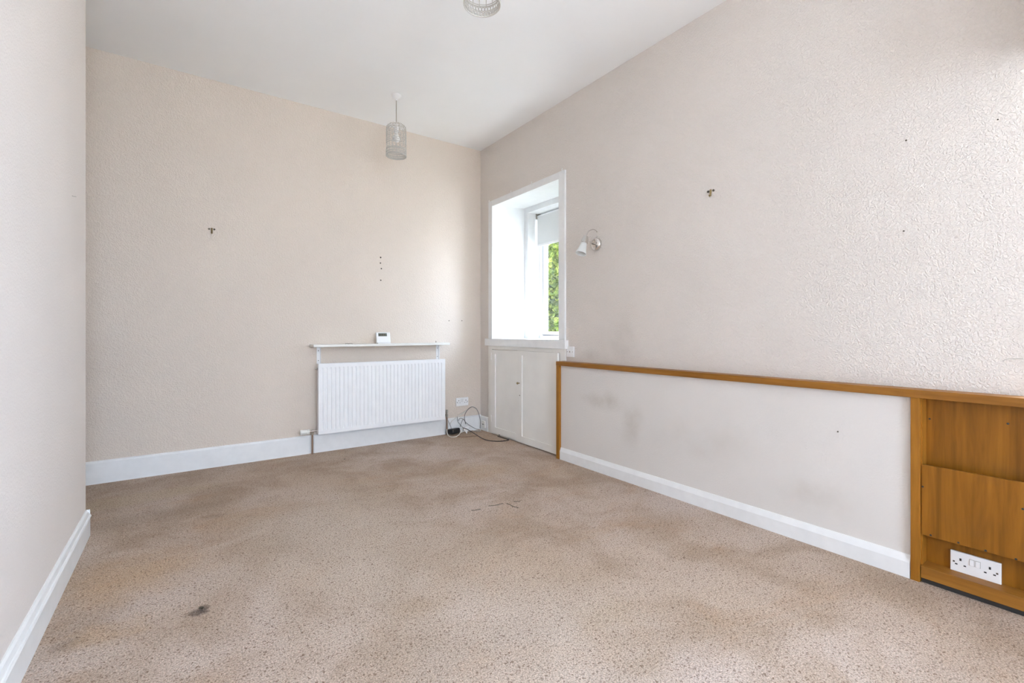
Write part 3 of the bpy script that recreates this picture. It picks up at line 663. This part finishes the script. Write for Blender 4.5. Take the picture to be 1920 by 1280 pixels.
cable('thin grey cable bending from behind the pipe to the router', [('w', 840, 788), ('w', 842.5, 793), ('w', 845, 799), ('w', 846.5, 805)], 0.0022, 'greycable')
cable('thin grey cable drooping across the skirting into the corner', [('w', 860, 789), ('w', 861, 785.5), ('w', 864, 784), ('w', 869, 786), ('w', 874, 792), ('w', 882, 798), ('w', 892, 803.5), ('w', 898, 804.5, WY - 0.03)], 0.0026, 'greycable')
cable('grey cable dropping behind the router and curling up again', [('w', 858, 781), ('w', 857.5, 785), ('w', 859, 791), ('w', 864, 797), ('w', 868, 802), ('w', 868, 808)], 0.0024, 'greycable')
cable('short dark cable standing up between plug and skirting', [('w', 863, 800), ('w', 865, 793), ('w', 867, 788), ('w', 869, 785)], 0.0026, 'greycable')
cable('black power cable snaking over the carpet to the cupboard', [('w', 869, 802, WY - 0.09), ('w', 875, 804, WY - 0.12), ('f', 883, 808.5), ('f', 892, 814), ('f', 904, 821.5), ('f', 916, 825.5), ('f', 930, 827), ('f', 944, 826.5), ('f', 954, 824.5), ('f', 957.5, 822), ('f', 954, 819.5), ('f', 946, 817.5), ('f', 939, 816.5)], 0.0036, 'black')
cable('white cable curled on the carpet around the router', [('w', 837.5, 805), ('w', 838, 810, WY - 0.08), ('f', 841, 816.5), ('f', 847, 819), ('f', 854, 818.5), ('f', 860, 815), ('w', 865, 808, WY - 0.10)], 0.0042, 'whitecable')
cable('dull brown cable lying straight on the carpet edge', [('f', 858, 818), ('f', 866, 819), ('f', 876, 818.5), ('f', 886, 817.3), ('f', 896, 817)], 0.0026, 'copper')
cable('pale cable lying along the skirting to the phone socket', [('f', 884, 806.6), ('f', 892, 807.2), ('f', 900, 807.4), ('w', 907, 803, WY - 0.03)], 0.0032, 'whitecable')
# small plug on the black cable's end
p = on_z(938, 816.5, 0.0)
o = obj('cable_plug', lathe([(0.005, 0), (0.007, 0.004), (0.007, 0.018), (0.004, 0.024), (0.004, 0.030)], 10, (p.x - 0.012, p.y + 0.008, 0.008), (0.8, -0.6, 0)), 'black', None, True)
tag(base(o, (p.x, p.y, 0.0)), 'small black plug at the end of the cable by the cupboard', 'plug')
# folded white card wedged among the cables
p = on_z(876, 812, 0.0)
bm = bmesh.new()
A = [on_y(871, 800, WY - 0.05), on_y(882, 798, WY - 0.045), on_y(878, 804, WY - 0.07), on_z(875.5, 813, 0.002), on_y(870, 806, WY - 0.08)]
vs = [bm.verts.new(q) for q in A] + [bm.verts.new(q + Vector((0.001, 0.003, 0))) for q in A]
bm.faces.new(vs[:5]); bm.faces.new(vs[9:4:-1])
for i in range(5): bm.faces.new((vs[i], vs[(i + 1) % 5], vs[(i + 1) % 5 + 5], vs[i + 5]))
tag(base(obj('paper_tag', bm, 'plastic'), tuple(on_z(875.5, 813, 0.0))), 'folded white paper tag among the tangled cables', 'paper')
# plug adaptor with beige wires
p = on_z(867, 812, 0); bm = boxes((p.x - 0.013, p.x + 0.013, p.y - 0.010 + 0.03, p.y + 0.010 + 0.03, 0.0005, 0.030), bevel=0.004)
tag(base(obj('plug_adaptor', bm, 'ivory', None, True), (p.x, p.y + 0.03, 0.0)), 'small ivory plug adaptor next to the black router', 'plug')
# lint / crumbs on the carpet
for i, (px, py, r) in enumerate(((805 / 1.0, 833, 0.006), (646, 861, 0.006), (378, 1140, 0.010))):
    p = on_z(px, py, 0.0)
    bm = bmesh.new(); bmesh.ops.create_icosphere(bm, subdivisions=1, radius=r)
    for v in bm.verts: v.co *= random.uniform(0.7, 1.25); v.co.z = v.co.z * 0.45
    mz = min(v.co.z for v in bm.verts); bm.transform(Matrix.Translation(p - Vector((0, 0, mz))))
    tag(base(obj('crumb', bm, 'nail'), tuple(p)), ('dark crumb on the carpet near the right radiator pipe', 'dark crumb on the carpet below the radiator', 'dark lump of dirt on the stained patch of carpet')[i], 'crumb')

# ================================================================ WINDOWS BESIDE AND BEHIND THE CAMERA
def side_window(name, label, wall_axis):
    o = D.objects.new(name, None); COL.objects.link(o); o['origin'] = [0.0, 0.0, 0.0]; struct(o, label); return o
w2 = side_window('window_2', 'recessed window over the wooden shelf unit', 'x')
y0, y1, z0, z1 = W2['y0'], W2['y1'], W2['z0'], W2['z1']
obj('reveal_jamb', boxes((WX + 0.002, 3.22, y1 - 0.004, y1 + 0.001, z0, z1), (WX + 0.002, 3.22, y0 - 0.001, y0 + 0.004, z0, z1), (WX + 0.002, 3.22, y0, y1, z1 - 0.004, z1 + 0.001)), 'reveal', w2)
obj('sill', boxes((WX - 0.002, 3.22, y0 + 0.004, y1 - 0.004, z0, z0 + 0.018)), 'trim', w2)
obj('frame', frame_boxes(3.165, 3.22, y0 + 0.004, y1 - 0.004, z0 + 0.018, z1 - 0.004, 0.06), 'upvc', w2)
ms = (-1.73, -0.70)
for m_ in ms: obj('mullion', boxes((3.17, 3.215, m_ - 0.03, m_ + 0.03, z0 + 0.078, z1 - 0.064)), 'upvc', w2)
for a, b in ((y0 + 0.064, ms[0] - 0.03), (ms[0] + 0.03, ms[1] - 0.03), (ms[1] + 0.03, y1 - 0.064)): obj('pane', boxes((3.192, 3.198, a, b, z0 + 0.078, z1 - 0.064)), 'glass', w2)
obj('shadow_pelmet', boxes((WX - 0.30, WX - 0.001, y0 - 0.05, y1 - 0.075, 2.10, 2.80), bevel=0.003), 'cream', w2)  # unseen box added to cast the shadow on the upper right wall
w3 = side_window('window_3', 'unseen window added behind the camera for daylight', 'y')  # added out of view to bring more daylight into the room
x0, x1, z0, z1 = W3['x0'], W3['x1'], W3['z0'], W3['z1']
yy0, yy1 = FY - 0.20, FY - 0.14
obj('frame', boxes((x0, x0 + 0.06, yy0, yy1, z0, z1), (x1 - 0.06, x1, yy0, yy1, z0, z1), (x0 + 0.06, x1 - 0.06, yy0, yy1, z0, z0 + 0.06), (x0 + 0.06, x1 - 0.06, yy0, yy1, z1 - 0.06, z1)), 'upvc', w3)
xm = (x0 + x1) / 2
obj('mullion', boxes((xm - 0.03, xm + 0.03, yy0, yy1, z0 + 0.06, z1 - 0.06)), 'upvc', w3)
for a, b in ((x0 + 0.06, xm - 0.03), (xm + 0.03, x1 - 0.06)): obj('pane', boxes((a, b, FY - 0.173, FY - 0.167, z0 + 0.06, z1 - 0.06)), 'glass', w3)
obj('sill', boxes((x0 - 0.06, x1 + 0.06, FY - 0.13, FY + 0.06, z0 - 0.03, z0)), 'trim', w3)

# ================================================================ GARDEN
g = obj('ground', boxes((-30, 30, -30, 30, -0.50, -0.30)), 'ground'); struct(g, 'pale paving outside the windows')
gl_ = obj('dimming_lawn', boxes((3.35, 4.9, 2.2, 10.0, -0.302, -0.27)), 'dimming_lawn'); struct(gl_, 'unseen grass strip added below the far window to cut bounce light')  # darker grass added over the paving to cut light bounced into the window
hx, hy0, hy1, hz = 5.0, 2.6, 8.6, 4.3
he = thing('hedge', 'tall leafy green hedge outside the window in sunlight', 'hedge', (hx + 0.4, 5.6, -0.30))
bm = bmesh.new()
for i in range(26):
    y = hy0 + 0.15 + i * 0.245; x = hx + 0.4 + random.uniform(-0.1, 0.1)
    tube([(x, y, -0.3), (x + random.uniform(-.1, .1), y + random.uniform(-.1, .1), 1.2), (x + random.uniform(-.2, .2), y + random.uniform(-.15, .15), hz - 0.6)], [0.035, 0.028, 0.01], 6, bm)
obj('stem', bm, 'bark', he)
verts, faces = [], []
for i in range(120000):
    u = random.random()
    x = hx + (random.random() ** 1.6) * 0.75 + 0.10 * math.sin(i * 0.013)
    y = random.uniform(hy0, hy1); z = random.uniform(-0.25, hz + 0.25 * math.sin(y * 3.1) + 0.15 * math.sin(y * 7.7))
    c = Vector((x + 0.10 * math.sin(y * 5 + z * 3), y, z)); L = random.uniform(0.055, 0.115); W = L * random.uniform(0.32, 0.5)
    d = Vector((random.gauss(-0.5, 0.6), random.gauss(0, 0.7), random.gauss(-0.15, 0.6))).normalized(); s = d.orthogonal().normalized()
    s = Matrix.Rotation(random.uniform(0, 2 * PI), 3, d) @ s; n = d.cross(s)
    b = len(verts)
    verts += [c, c + d * L * 0.5 + s * W + n * L * 0.08, c + d * L, c + d * L * 0.5 - s * W + n * L * 0.08]
    faces += [(b, b + 1, b + 2), (b, b + 2, b + 3)]
me = D.meshes.new('foliage'); me.from_pydata([tuple(v) for v in verts], [], faces); me.materials.append(M['leaf'])
fo = D.objects.new('foliage', me); COL.objects.link(fo); fo.parent = he; fo.location = -Vector(he['origin'][:]); fo['kind'] = 'stuff'

for o in D.objects:
    if 'origin' in o: del o['origin']
